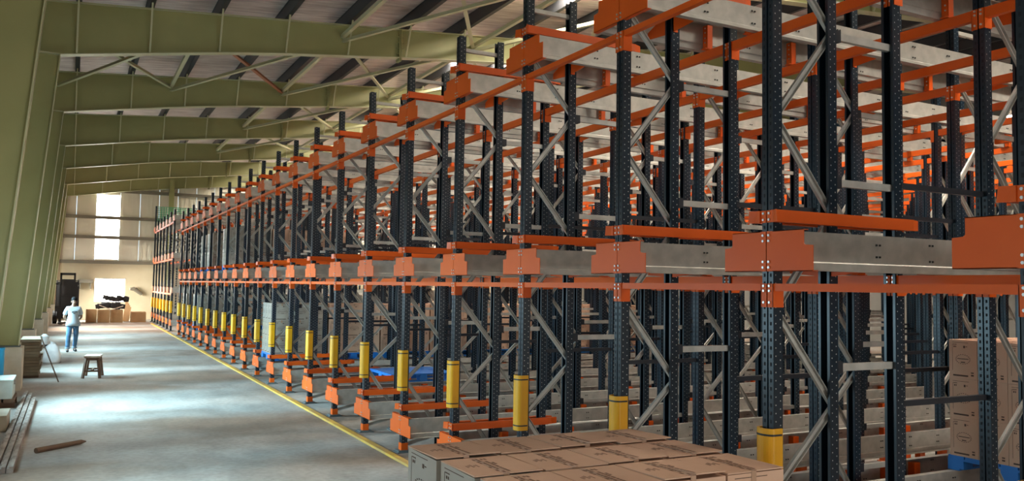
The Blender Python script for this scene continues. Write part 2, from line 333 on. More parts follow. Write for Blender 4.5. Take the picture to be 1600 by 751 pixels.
# roof bracing: struts along the hall and crossed diagonals between frames
NX = [-4.42, -1.55, 1.6, 5.0, 8.4, 11.9]
for kb in (3, 4, 5, 6):
    ya, yb = FRAME_Y[kb], FRAME_Y[kb + 1]
    bayname = 'the %s roof bay' % ORD[kb + 1]
    full = kb == 4
    for j, xq in enumerate(NX):
        if j == 0: continue
        z = roof_z(xq) - .28
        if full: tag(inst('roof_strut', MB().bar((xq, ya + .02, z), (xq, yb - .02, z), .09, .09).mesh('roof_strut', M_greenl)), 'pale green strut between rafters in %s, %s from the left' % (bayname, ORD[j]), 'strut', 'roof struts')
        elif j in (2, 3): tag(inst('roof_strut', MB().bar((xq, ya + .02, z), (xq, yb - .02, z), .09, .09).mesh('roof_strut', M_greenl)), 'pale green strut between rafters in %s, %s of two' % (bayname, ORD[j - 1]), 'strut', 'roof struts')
    for j in range(len(NX) - 1):
        if not full and j not in (2, 3): continue
        x0, x1 = NX[j], NX[j + 1]
        for q, (a, c) in enumerate((((x0, ya), (x1, yb)), ((x1, ya), (x0, yb)))):
            dz = -.30 - .08 * q
            bb = MB().bar((a[0], a[1] + .03, roof_z(a[0]) + dz), (c[0], c[1] - .03, roof_z(c[0]) + dz), .012, .09).bar((a[0], a[1] + .03, roof_z(a[0]) + dz - .04), (c[0], c[1] - .03, roof_z(c[0]) + dz - .04), .09, .012)
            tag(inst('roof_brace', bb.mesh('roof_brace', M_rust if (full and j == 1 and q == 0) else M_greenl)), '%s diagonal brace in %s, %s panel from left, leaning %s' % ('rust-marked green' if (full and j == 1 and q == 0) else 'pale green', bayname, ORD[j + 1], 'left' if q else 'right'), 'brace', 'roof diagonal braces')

# ------------------------------------------------------------------ racking
Y0, S, DK = 3.8756, 1.61673, 0.568
def Yr(i): return Y0 + i * S
MODX = [0.0] + [2.15 + 2.01 * n for n in range(7)]
RAILX = MODX[-1] + 1.2
LEV = [0.225, 2.272, 4.308]          # rail bottoms
POST_H = 5.03
NROW = range(-1, 21)
def post_mesh(h, dots=True, name='post'):
    m = MB()
    t = .004
    pr = [(.078, -.046), (0, -.046), (0, -.006), (.012, -.0035), (.012, .0035), (0, .006), (0, .046), (.078, .046), (.078, .026), (.074, .026), (.074, .042), (.004, .042), (.004, .009), (.016, .0065), (.016, -.0065), (.004, -.009), (.004, -.042), (.074, -.042), (.074, -.026), (.078, -.026)]
    m.prism([(x, y, 0) for x, y in pr], (0, 0, h))
    if dots:
        z = .1; q = 0
        while z < h - .02:
            for yc in (-.026, .026): m.poly([(-.0008, yc - .007, z - .012), (-.0008, yc + .007, z - .012), (-.0008, yc + .007, z + .010), (-.0008, yc - .007, z + .010)], 2)
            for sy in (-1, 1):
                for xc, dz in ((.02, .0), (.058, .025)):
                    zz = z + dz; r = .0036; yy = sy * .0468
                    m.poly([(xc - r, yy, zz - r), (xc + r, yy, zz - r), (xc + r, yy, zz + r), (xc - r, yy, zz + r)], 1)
            z += .05; q += 1
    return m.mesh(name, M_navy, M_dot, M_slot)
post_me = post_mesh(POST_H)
# mirrored post opens towards the aisle
def mirror_x(me, off):
    me2 = me.copy()
    for v in me2.vertices: v.co.x = off - v.co.x
    me2.flip_normals(); return me2
post_back_me = mirror_x(post_me, DK + .0)        # closed face at x = DK
post_third_me = mirror_x(post_me, 1.14 + .06)
ZF = [.10, .92, 2.035, 3.25, 4.42]; ZB = [.23, 1.415, 2.65, 3.86]
segs = []
for k in range(4):
    segs.append(((.075, ZF[k] + (.03 if k else .0)), (.535, ZB[k] - .025)))
    segs.append(((.535, ZB[k] + .025), (.075, ZF[k + 1] - .03)))
brace_me = []
for (xa, za), (xb, zb) in segs:
    d = Vector((xb - xa, 0, zb - za)).normalized(); nrm = Vector((-d.z, 0, d.x))
    m = MB()
    a = Vector((xa, 0, za)); c = Vector((xb, 0, zb))
    m.bar(a, c, .004, .042, up=nrm).bar(a + nrm * .021 - Vector((0, .010, 0)), c + nrm * .021 - Vector((0, .010, 0)), .024, .004, up=nrm).bar(a - nrm * .021 - Vector((0, .010, 0)), c - nrm * .021 - Vector((0, .010, 0)), .024, .004, up=nrm)
    brace_me.append(m.mesh('brace', M_galv))
hor_me = {z: MB().box(.08, .50, -.02, .02, z - .02, z + .02).mesh('top_strut', M_galv) for z in (4.88,)}
spc_me = {z: MB().box(.60, 1.13, -.02, .012, z - .024, z + .024).box(.57, .63, -.03, .03, z - .04, z + .04, 1).mesh('galvanised_spacer', M_galv, M_spacer) for z in (.52, 1.66, 2.87, 3.85)}
blk_me = {}
for z in (1.395, 2.895): blk_me[z] = (bx('row_spacer', 1.20, 2.147, -.018, .018, z - .02, z + .02, M_spacer), bx('row_spacer', 1.20, 2.007, -.018, .018, z - .02, z + .02, M_spacer))
foot_me = MB().box(-.07, .15, -.10, .10, 0, .012).box(-.05, .12, -.08, .08, .012, .03).mesh('footplate', M_foot)
sleeve_me = MB().box(-.006, .084, -.052, .052, .03, .12).mesh('foot_sleeve', M_orange)
FRAMES = {}
def rowname(i): return ORD[i + 2]
nlast = len(MODX) - 1
for i in NROW:
    for n, mx in enumerate(MODX):
        if n == 0: lab = 'navy upright frame on the aisle front, %s from the right of the picture' % rowname(i)
        else: lab = 'navy upright frame, %s back from the aisle, %s row from the right' % (ORD[n + 1], rowname(i))
        t = thing('upright_frame', lab, 'rack frame', (mx, Yr(i), 0), 0, 'upright frames of the racking')
        FRAMES[(i, n)] = t
        inst('post', post_me, t); inst('post', post_back_me, t); inst('post', post_third_me, t)
        for me in brace_me: inst('brace', me, t, label='galvanised diagonal brace' )
        inst('top_strut', hor_me[4.88], t)
        for z in spc_me: inst('spacer', spc_me[z], t)
        if n < nlast:
            for z in blk_me: inst('row_spacer', blk_me[z][0 if n == 0 else 1], t, label='thin black spacer bar')
        for q, xo in enumerate((0, .48, 1.12)):
            if n and q: continue
            inst('footplate', foot_me, t, (xo, 0, 0))
        if n == 0: inst('foot_sleeve', sleeve_me, t, label='orange sleeve at the post foot')

# rails
def offset_profile(pts, t):
    out = []
    for k, p in enumerate(pts):
        a = Vector(pts[max(k - 1, 0)]); c = Vector(pts[min(k + 1, len(pts) - 1)])
        d = (c - a).normalized(); out.append((p[0] - d.y * t, p[1] + d.x * t))
    return out
PROF = [(-.235, .235), (-.30, .235), (-.30, .058), (-.312, .05), (-.312, .004), (-.37, .004)]
def rail_mesh(sg, x0, x1):
    m = MB(); pr = PROF + list(reversed(offset_profile(PROF, .004)))
    m.prism([(x0, sg * -p[0], p[1]) for p in pr], (x1 - x0, 0, 0))
    xx = .62; q = 0
    while xx < min(x1, 12):
        for dx in (0, .03):
            for zz in ((.10, .175) if q % 2 == 0 else (.085, .19)):
                m.box(xx + dx - .006, xx + dx + .006, sg * .300 - .007, sg * .300 + .007, zz - .006, zz + .006, 1)
        xx += .51; q += 1
    return m.mesh('rail_section', M_galv, M_dark)
def plate_mesh(sg):
    m = MB(); a, c = .004, .30
    pts = [(a, 0), (.372, 0), (.372, .152), (.312, .157), (.302, .166), (.302, .25), (a, .25)]
    m.prism([(-.012, sg * y, z) for y, z in pts], (.005, 0, 0))
    m.box(-.012, .03, *sorted((sg * .05, sg * .30)), .246, .25); m.box(-.012, .03, *sorted((sg * .05, sg * .372)), 0, .004)
    for z in (.025, .06, .19, .225):
        m.tube((-.012, sg * .024, z), (-.021, sg * .024, z), .0085, n=6, mi=1)
    return m.mesh('entry_plate', M_orange, M_bolt)
def support_mesh(sg):
    m = MB(); m.prism([(.50, sg * .048, -.02), (.50, sg * .30, .0), (.50, sg * .30, .06), (.50, sg * .048, .16)], (.006, 0, 0)); m.box(.50, .545, min(sg * .048, sg * .053), max(sg * .048, sg * .053), -.02, .16)
    return m.mesh('support_plate', M_orange)
def hanger_mesh(sg):
    m = MB(); y0, y1 = sorted((sg * .235, sg * .295))
    m.box(-.03, -.026, y0, y1, .0, .215).box(.026, .03, y0, y1, .0, .215).box(-.03, .03, *sorted((sg * .235, sg * .24)), .0, .215).box(-.05, .05, y0, y1, .0, .006)
    for z in (.06, .1, .15, .19): m.tube((-.031, sg * .262, z), (-.036, sg * .262, z), .007, n=6, mi=1)
    return m.mesh('hanger_bracket', M_orange, M_bolt)
def floor_leg_mesh(sg):
    m = MB(); y0, y1 = sorted((sg * .22, sg * .294)); m.box(-.045, .045, y0, y1, -.215, .20).box(-.07, .07, *sorted((sg * .19, sg * .31)), -.2235, -.214)
    return m.mesh('floor_bracket', M_orange)
R_me = {sg: rail_mesh(sg, -.005, RAILX) for sg in (-1, 1)}
P_me = {sg: plate_mesh(sg) for sg in (-1, 1)}; S_me = {sg: support_mesh(sg) for sg in (-1, 1)}; H_me = {sg: hanger_mesh(sg) for sg in (-1, 1)}; F_me = {sg: floor_leg_mesh(sg) for sg in (-1, 1)}
LEVN = ['floor', 'middle', 'top']
beam_x = [q for mx in MODX for q in (mx, mx + 1.14)]
for i in NROW:
    for l, zb in enumerate(LEV):
        for sg in (-1, 1):
            t = thing('pallet_rail', 'galvanised rail with orange end, %s level, %s side of %s front post from right' % (LEVN[l], 'near' if sg < 0 else 'far', rowname(i)), 'rack rail', (0, Yr(i), zb), 0, 'pallet rails of the racking')
            inst('rail_section', R_me[sg], t); inst('entry_plate', P_me[sg], t, label='orange stepped end plate with zinc bolts')
            for n, mx in enumerate(MODX[:6]):
                inst('support_plate', S_me[sg], t, (mx, 0, 0), label='orange support plate')
                if l: inst('hanger_bracket', H_me[sg], t, (mx + (1.14 if n == 0 else 0.02), 0, .0), label='orange hanger bracket')
                else:
                    
                    for xo in (.80, 1.30, 1.72): inst('floor_bracket', F_me[sg], t, (mx + xo, 0, 0), label='orange floor bracket')
# guides above the rails
def guide_mesh(sg, z):
    m = MB(); y0, y1 = .0475, .0975
    for (a, c) in ((0, 0),):
        m.prism([(-.02, sg * y0, z - .038), (-.02, sg * y1, z - .038), (-.02, sg * y1, z + .038), (-.02, sg * y0, z + .038)], (1.27, 0, 0))
        p = [(1.25, sg * y0, z - .038), (1.25, sg * y1, z - .038), (1.25, sg * y1, z + .038), (1.25, sg * y0, z + .038)]
        q = [(1.34, sg * y0, z - .034), (1.34, sg * (y0 + .018), z - .034), (1.34, sg * (y0 + .018), z + .034), (1.34, sg * y0, z + .034)]
        k = len(m.v); m.v += p + q
        for j in range(4): m.f.append((k + j, k + (j + 1) % 4, k + 4 + (j + 1) % 4, k + 4 + j)); m.m.append(0)
        m.f.append((k + 4, k + 5, k + 6, k + 7)); m.m.append(0)
    return m.mesh('guide_bar', M_orange)
def guide_plate(sg, z):
    m = MB()
    m.prism([(-.010, sg * .004, z - .038), (-.010, sg * .05, z - .038), (-.010, sg * .05, z + .038), (-.010, sg * .004, z + .038)], (.006, 0, 0))
    m.prism([(-.010, sg * .05, z - .038), (-.045, sg * .125, z - .038), (-.045, sg * .115, z + .038), (-.010, sg * .05, z + .038)], (.006, 0, 0))
    for zz in (-.02, .02): m.tube((-.010, sg * .024, z + zz), (-.018, sg * .024, z + zz), .0085, n=6, mi=1)
    return m.mesh('guide_end', M_orange, M_bolt)
GZ = [.31 + .042 + .0, .315 + .028, .35]
for l in range(3):
    gm = {sg: (guide_mesh(sg, GZ[l]), guide_plate(sg, GZ[l])) for sg in (-1, 1)}
    for i in NROW:
        for sg in (-1, 1):
            t = thing('pallet_guide', 'orange guide bar, %s level, %s side of %s front post from right' % (LEVN[l], 'near' if sg < 0 else 'far', rowname(i)), 'guide bar', (0, Yr(i), LEV[l]), 0, 'orange pallet guides')
            inst('guide_bar', gm[sg][0], t); inst('guide_end', gm[sg][1], t)
# cross beams
def beam_mesh(x0, x1, z0, z1):
    m = MB(); y0, y1 = .052, S - .052
    pr = [(x0, z0), (x1, z0), (x1, z1), (x0, z1)]
    m.prism([(a, y0, z) for a, z in pr], (0, y1 - y0, 0))
    return m.mesh('beam_bar', M_orange)
def conn_mesh(x0, z0, z1, side):
    m = MB(); sg = 1 if side == 0 else -1; off = 0 if side == 0 else S
    m.box(x0 - .007, x0 - .001, *sorted((off + sg * .005, off + sg * .052)), z0, z1)
    m.box(x0 - .007, x0 + .08, *sorted((off + sg * .0475, off + sg * .053)), z0, z1)
    for z in (z0 + .03, z1 - .045, z1 - .015): m.tube((x0 - .007, off + sg * .024, z), (x0 - .016, off + sg * .024, z), .0085, n=6, mi=1)
    return m.mesh('beam_connector', M_orange, M_bolt)
BEAMS = {(1, 0): (2.151, 2.197, 2.05), (2, 0): (4.176, 4.222, 4.06), (1, 1): (2.19, 2.27, 2.13), (2, 1): (4.225, 4.305, 4.15)}
def beam_parts(lv, front, x0):
    z0, z1, zc = BEAMS[(lv, front)]
    return beam_mesh(x0 if not front else x0 + .0, x0 + .05, z0, z1), conn_mesh(x0, zc, z1, 0), conn_mesh(x0, zc, z1, 1)
NB = 6
for lv in (1, 2):
    for bi, bxx in enumerate(beam_x[:NB]):
        xo = 0 if bi % 2 == 0 else .061
        bm_, c0, c1 = beam_parts(lv, 0 if bi == 0 else 1, 0)
        for i in list(NROW)[:-1]:
            if bi == 0: lab = 'orange beam on the aisle face, %s level, %s bay from right' % (LEVN[lv], rowname(i))
            else: lab = 'orange cross beam, %s level, %s back from the aisle, %s bay from right' % (LEVN[lv], ORD[bi + 1], rowname(i))
            t = thing('cross_beam', lab, 'rack beam', (bxx, Yr(i), 0), 0, 'orange cross beams')
            inst('beam_bar', bm_, t); inst('end_connector', c0, t); inst('end_connector', c1, t)
deep_me = {}
for lv in (1, 2):
    z0, z1, zc = BEAMS[(lv, 1)]
    deep_me[lv] = MB().box(0, .05, .052, S - .055, z0, z1).box(-.007, -.001, .005, .05, zc, z1).mesh('cross_beam', M_orange)
    for (i, n), t in FRAMES.items():
        if n < 3 or i == 20: continue
        for xo in (0, 1.14 + .061): inst('cross_beam', deep_me[lv], t, (xo, 0, 0), label='orange cross beam to the next row')
# post protectors
def protector_mesh():
    m = MB(); n = 12
    outer = [(.055, -.068)] + [(-.012 - .045 * math.sin(PI * q / n), -.068 * math.cos(PI * q / n)) for q in range(n + 1)] + [(.055, .068)]
    inner = [(.055, .056)] + [(-.010 - .030 * math.sin(PI * q / n), .056 * math.cos(PI * q / n)) for q in range(n + 1)] + [(.055, -.056)]
    m.prism([(x, y, .79) for x, y in outer + inner], (0, 0, .52))
    return m.mesh('protector_shell', M_yellow)
def strap_mesh(z):
    m = MB(); n = 12
    outer = [(.05, -.070)] + [(-.012 - .047 * math.sin(PI * q / n), -.070 * math.cos(PI * q / n)) for q in range(n + 1)] + [(.05, .070)]
    inner = [(.05, .067)] + [(-.012 - .044 * math.sin(PI * q / n), .067 * math.cos(PI * q / n)) for q in range(n + 1)] + [(.05, -.067)]
    m.prism([(x, y, z) for x, y in outer + inner], (0, 0, .012)); return m.mesh('strap', M_black)
pm = protector_mesh(); st = [strap_mesh(.83), strap_mesh(1.265)]
for i in NROW:
    t = thing('post_protector', 'yellow plastic protector clipped round the %s front post from the right' % rowname(i), 'post protector', (0, Yr(i), 0), 0, 'yellow post protectors')
    inst('protector_shell', pm, t)
    for q in st: inst('strap', q, t, label='black strap')
# floor guide strip
tag(inst('floor_guide_strip', bx('floor_guide_strip', -.235, -.15, 2.0, 46.5, 0, .03, mat('worn_yellow_paint', (0.60, 0.35, 0.06), 0.7, 0, 0.3, (3.0, (0.45, 0.28, 0.09), .45, .65)))), 'long yellow strip on the floor along the aisle face of the racking', 'floor strip')

# ------------------------------------------------------------------ second, taller rack block by the end wall
ROW2 = range(22, 29); LEV2 = [.25, 1.66, 3.19, 4.84]; H2 = 5.35; L2 = 15.2
p2 = post_mesh(H2); p2b = mirror_x(p2, .9); p2t = post_mesh(6.25)
br2 = []
z = .2
while z < 5.0:
    for a, c in (((.07, z), (.83, z + .42)), ((.83, z + .42), (.07, z + .84))):
        br2.append(MB().bar((a[0], 0, a[1]), (c[0], 0, c[1]), .03, .035, up=(0, 1, 0)).mesh('brace', M_galv))
    z += .84
R2 = {sg: rail_mesh(sg, -.005, L2) for sg in (-1, 1)}
MOD2 = [0, 2.0, 4.0, 6.0, 8.0, 10.0, 12.0, 14.0]
for q, i in enumerate(ROW2):
    for n, mx in enumerate(MOD2):
        t = thing('upright_frame', 'dark upright frame of the far tall rack, %s from its near end, %s back' % (ORD[q + 1], ORD[n + 1]), 'rack frame', (mx, Yr(i), 0), 0, 'upright frames of the far rack')
        inst('post', p2t if (i == 28 and n == 0) else p2, t); inst('post', p2b, t)
        for me in br2: inst('brace', me, t)
        inst('footplate', foot_me, t)
    for l, zb in enumerate(LEV2):
        for sg in (-1, 1):
            t = thing('pallet_rail', 'galvanised rail of the far tall rack, %s level up, %s side of its %s post' % (ORD[l + 1], 'near' if sg < 0 else 'far', ORD[q + 1]), 'rack rail', (0, Yr(i), zb), 0, 'pallet rails of the far rack')
            inst('rail_section', R2[sg], t); inst('entry_plate', P_me[sg], t, label='orange stepped end plate')
    t = thing('post_protector', 'yellow protector round the %s post of the far tall rack' % ORD[q + 1], 'post protector', (0, Yr(i), 0), 0, 'yellow post protectors of the far rack')
    inst('protector_shell', pm, t)
for l, zb in enumerate(LEV2[1:]):
    for n, mx in enumerate((0, .85, 2.0, 4.0, 8.0, 12.0)):
        m = bx('beam_bar', 0, .05, .05, S - .05, zb - .09, zb - .01, M_orange)
        for q, i in enumerate(list(ROW2)[:-1]):
            tag(inst('cross_beam', m, None, (mx, Yr(i), 0)), 'orange beam of the far tall rack, %s level, %s bay, %s back' % (ORD[l + 2], ORD[q + 1], ORD[n + 1]), 'rack beam', 'orange beams of the far rack')
net = MB()
for q in range(25):
    net.box(.3 + q * .12, .3 + q * .12 + .03, -.004, .004, 5.4, 6.2)
for q in range(9): net.box(.1, 3.3, -.003, .003, 5.4 + q * .1, 5.4 + q * .1 + .035)
tag(inst('safety_net', net.mesh('safety_net', M_mesh), None, (0, Yr(28) + .06, 0)), 'green safety net hung on top of the far tall rack', 'net')

# ------------------------------------------------------------------ pallets and cartons
def pallet_parts(w, d):
    """blue plastic pallet, w along y, d along x, 0.14 high"""
    deck = MB()
    for q in range(7):
        a = -w / 2 + q * w / 7; deck.box(-d / 2, d / 2, a + .006, a + w / 7 - .006, .115, .14)
    for q in range(3):
        a = -d / 2 + q * (d - .12) / 2; deck.box(a, a + .12, -w / 2, w / 2, .095, .115)
    block = bx('block', -.07, .07, -.08, .08, .02, .095, M_blue)
    spots = [(ix * (d - .14) / 2, iy * (w - .16) / 2) for ix in (-1, 0, 1) for iy in (-1, 0, 1)]
    run = MB()
    for iy in (-1, 0, 1): run.box(-d / 2, d / 2, iy * (w - .12) / 2 - .06, iy * (w - .12) / 2 + .06, 0, .02)
    return deck.mesh('deck', M_blue), run.mesh('runner', M_blue), block, spots
PAL = pallet_parts(1.2, 1.2); PALF = pallet_parts(1.3, 1.5)
def pallet(x, y, z, label, P=PAL, rz=0.0, group=None):
    t = thing('plastic_pallet', label, 'pallet', (x, y, z), rz, group)
    inst('deck', P[0], t); inst('runner_frame', P[1], t)
    for px_, py_ in P[3]: inst('block', P[2], t, (px_, py_, 0))
    return t
DY = {}; DZ = {}
def carton_meshes(dx, dy, dz, m):
    body = MB(); body.box(-dx / 2, dx / 2, -dy / 2, dy / 2, 0, dz - .006); B = body.mesh('carton_body', m)
    fl = []
    for sg in (-1, 1):
        f = MB(); a, c = sorted((sg * .003, sg * dx / 2)); f.box(a, c, -dy, 0, 0, .006); fl.append(f.mesh('flap', m))
    tp = MB(); tp.box(-.032, -.001, -dy - .002, .0, .006, .007); tp.box(-.032, -.001, -dy - .003, -dy - .001, -.05, .007)
    T = tp.mesh('tape', M_tape)
    lets = []; rd = random.Random(3)
    for sg in (-1, 1):   # smudged lettering either side of the top seam
        lt = MB()
        for row in (.013, .031):
            y = -.05
            while y > -dy + .05:
                w = rd.uniform(.012, .034)
                if rd.random() < (.85 if row < .03 else .45): lt.box(sg * row - .006, sg * row + .006, y - w, y, .0072, .0078)
                y -= w + rd.uniform(.004, .010)
        if sg < 0:
            for q in range(5): lt.box(-dx * .36 + q * .014, -dx * .36 + q * .014 + .006, -dy * .55 + .018 * (q % 2), -dy * .45 + .01 * (q % 3), .0065, .0070)
        lets.append(lt.mesh('lettering', M_faint))
    pr = MB()
    # side prints: mark rows at the top, an oval emblem, a bar at the foot
    def face(P):
        P(-.36, -.22, .87, .885); P(-.33, -.29, .80, .84); P(-.27, -.24, .80, .84); P(.02, .08, .79, .85); P(.1, .16, .82, .835)
        P(-.36, .18, .055, .095); P(.28, .38, .15, .18); P(.28, .38, .08, .12); P(-.2, .2, .50, .52); P(-.08, .08, .41, .435); P(-.38, -.37, .2, .88); P(-.38, .2, .925, .935)
        for q in range(20):
            t0 = 2 * PI * q / 20; cx_, cz_ = .25 * math.cos(t0), .5 + .12 * math.sin(t0)
            P(cx_ - .02, cx_ + .02, cz_ - .008, cz_ + .008)
    face(lambda a, c, z0, z1: pr.box(-dx / 2 - .001, -dx / 2 - .0003, -c * dy, -a * dy, z0 * dz, z1 * dz))
    face(lambda a, c, z0, z1: pr.box(a * dx, c * dx, -dy / 2 - .001, -dy / 2 - .0003, z0 * dz, z1 * dz))
    Pm = pr.mesh('print', M_print)
    DY[B.name] = dy; DZ[B.name] = dz
    return B, fl, T, Pm, lets
def carton(KM, x, y, z, label, group, rz=0.0, detail=True, tilt=0.0):
    B, fl, T, Pm, lets = KM
    t = thing('carton', label, 'carton', (x, y, z), rz, group)
    inst('carton_body', B, t); 
    if detail:
        for q, f in enumerate(fl):
            o = inst('flap', f, t, (0, DY[KM[0].name] / 2, DZ[KM[0].name] - .006))
            if tilt: o.rotation_euler = (-tilt * (1 if q else .6), 0, 0)
            inst('lettering', lets[q], o, label='smudged dark lettering along the seam')['kind'] = 'stuff'
            if q == 0: inst('tape', T, o, label='glossy packing tape over the seam')
    inst('print', Pm, t, label='dark brown printing')['kind'] = 'stuff'
    return t
LN = ['bottom', 'second', 'top']
# foreground load
KF = carton_meshes(.362, .404, .372, M_card); KFW = (carton_meshes(.362, .404, .3721, M_card2)[0],) + KF[1:]  # aisle-side column: body greyed for film and reflected daylight
FX, FY = -1.42, 3.735
pallet(FX, FY, 0, 'blue plastic pallet on the aisle floor under the nearest stack of cartons', PALF)
rdm = random.Random(11)
for l in range(3):
    for r in range(3):
        for c in range(4):
            x = -1.975 + .373 * c + rdm.uniform(-.002, .002) + (.012 * (r - 1)); y = 4.165 - .43 * r + rdm.uniform(-.003, .003)
            y += (0, .012, .015, -.008)[c] if r == 0 else 0
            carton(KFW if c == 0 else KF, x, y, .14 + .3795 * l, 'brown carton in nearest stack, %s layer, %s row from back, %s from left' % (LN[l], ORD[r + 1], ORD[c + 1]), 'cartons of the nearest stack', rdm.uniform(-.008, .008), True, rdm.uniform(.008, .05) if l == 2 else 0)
# rack loads
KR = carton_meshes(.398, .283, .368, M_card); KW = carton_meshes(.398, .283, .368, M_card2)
def load(x, y, z, where, cells, KM, group, palletlabel):
    """cells: set of (ix, iy, il) of single cartons to build; the rest becomes one hidden core"""
    pallet(x, y, z, palletlabel, group='blue pallets in the racking')
    core = MB(); nc = 0
    for il in range(3):
        for ix in range(3):
            for iy in range(4):
                xx = x - .4 + .4 * ix; yy = y + .43 - .2867 * iy; zz = z + .14 + .37 * il
                if (ix, iy, il) in cells:
                    carton(KM, xx, yy, zz, 'carton %s, %s layer, %s column, %s from left' % (where, LN[il], ORD[ix + 1], ORD[iy + 1]), group)
                else:
                    core.box(xx - .197, xx + .197, yy - .14, yy + .14, zz, zz + .365); nc += 1
    if nc:
        o = inst('carton_pile', core.mesh('carton_pile', KM[0].materials[0])); o['kind'] = 'stuff'; tag(o, 'inner brown cartons %s' % where, 'cartons')
ALL = {(a, c, l) for a in range(3) for c in range(4) for l in range(3)}
SIDE = {(a, 3, l) for a in range(3) for l in range(3)}; FRONT = {(0, c, l) for c in range(4) for l in range(3)}
RT = .238
load(4.34, Yr(0) + S / 2, LEV[0] + RT, 'on right-edge blue pallet', ALL, KR, 'cartons of the right pallet', 'blue pallet under cartons on the floor rails at the right edge')
pallet(1.72, Yr(6) + S / 2 + .1, LEV[0] + RT, 'empty blue plastic pallet lying on the floor rails between two front posts')
for q in range(8):
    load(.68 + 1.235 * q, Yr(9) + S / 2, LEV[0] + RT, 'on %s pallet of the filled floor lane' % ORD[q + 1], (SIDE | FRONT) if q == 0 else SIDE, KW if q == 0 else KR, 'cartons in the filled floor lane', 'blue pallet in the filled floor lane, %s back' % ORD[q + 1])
for ln, i, xs, lev, wrap in (('near filled middle lane', 13, 3, 1, 1), ('second filled middle lane', 15, 3, 1, 1), ('far filled middle lane', 16, 1, 1, 1), ('far floor lane', 17, 2, 0, 1), ('last floor lane', 19, 1, 0, 1)):
    for q in range(xs):
        cells = (SIDE | FRONT) if q == 0 else SIDE
        if i in (16, 19): cells = FRONT
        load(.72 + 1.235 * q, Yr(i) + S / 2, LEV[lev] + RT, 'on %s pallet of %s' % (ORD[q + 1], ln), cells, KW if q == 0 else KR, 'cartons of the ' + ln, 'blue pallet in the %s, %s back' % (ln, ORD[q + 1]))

# ------------------------------------------------------------------ things along the left side
# stool
t = thing('wooden_stool', 'small dark wooden stool with worn pale seat standing in the aisle', 'stool', (-3.36, 21.0, 0), -.12)
inst('seat', MB().box(-.16, .16, -.29, .29, .455, .49).mesh('seat', M_pwood), t, label='worn pale seat board')
inst('apron', MB().box(-.13, .13, -.25, -.23, .39, .455).box(-.13, .13, .23, .25, .39, .455).box(-.13, -.11, -.25, .25, .39, .455).box(.11, .13, -.25, .25, .39, .455).mesh('apron', M_dwood), t)
for a in (-1, 1):
    for c in (-1, 1): inst('leg', MB().bar((a * .115, c * .235, .455), (a * .17, c * .30, .002), .045, .045).mesh('leg', M_dwood), t)
for c in (-1, 1): inst('stretcher', MB().bar((-.15, c * .275, .16), (.15, c * .275, .16), .03, .04).mesh('stretcher', M_dwood), t)
inst('stretcher', MB().bar((0, -.27, .17), (0, .27, .17), .03, .035).mesh('stretcher', M_dwood), t)
# stack of brown board beside the column pedestal
t = thing('board_stack', 'stack of grey-brown boards on dark battens beside the near column pedestal', 'board stack', (-4.62, 21.75, 0))
rd = random.Random(5)
inst('batten', bx('batten', -.16, .2, -.5, -.4, 0, .06, M_dwood), t); inst('batten', bx('batten', -.16, .2, .4, .5, 0, .06, M_dwood), t)
M_board = mat('grey_brown_board', (0.17, 0.13, 0.085), 0.9, 0, 0.2, (6.0, (0.21, 0.165, 0.11), .3, .7))
z = .06
for q in range(12):
    h = .066; o = rd.uniform(-.012, .02); inst('board', bx('board', -.17 + o, .19 + o + (.03 if q % 3 == 2 else 0), -.6 + o, .6 - o, z, z + h - .006, M_board), t); z += h
# leaning rod
t = inst('leaning_rod', MB().tube((-4.40, 20.75, .93), (-4.02, 20.12, .014), .014, n=8).mesh('leaning_rod', M_dwood)); tag(t, 'thin dark rod leaning against the stack of brown boards', 'rod')
# sacks
def sack(x, y, w, d, h, seed, label):
    m = MB(); n = 14; prof = [(0, .98), (.08, 1.06), (.3, 1.05), (.6, .95), (.85, .72), (.97, .42), (1.0, .25)]
    rd = random.Random(seed); k = 0
    for hz, sc in prof:
        for q in range(n):
            a = 2 * PI * q / n; c = abs(math.cos(a)) ** .6 * (1 if math.cos(a) > 0 else -1); s_ = abs(math.sin(a)) ** .6 * (1 if math.sin(a) > 0 else -1)
            j = 1 + rd.uniform(-.06, .06); m.v.append((w / 2 * sc * c * j, d / 2 * sc * s_ * j, hz * h))
    for r in range(len(prof) - 1):
        for q in range(n): m.f.append((r * n + q, r * n + (q + 1) % n, (r + 1) * n + (q + 1) % n, (r + 1) * n + q)); m.m.append(0)
    m.f.append(tuple(range(n))); m.m.append(0); m.f.append(tuple((len(prof) - 1) * n + q for q in range(n))); m.m.append(0)
    t = thing('woven_sack', label, 'sack', (x, y, 0)); inst('sack_body', m.mesh('sack_body', M_white, smooth=True), t)
    inst('tied_mouth', MB().tube((0, 0, h * .98), (.02, 0, h * 1.08), .05, .07, n=8).mesh('tied_mouth', M_white), t)
sack(-4.24, 24.9, .40, .36, .50, 1, 'white woven sack standing on the sunlit floor beyond the brown boards')
sack(-4.62, 24.2, .24, .3, .34, 2, 'smaller white sack left of the standing white sack')
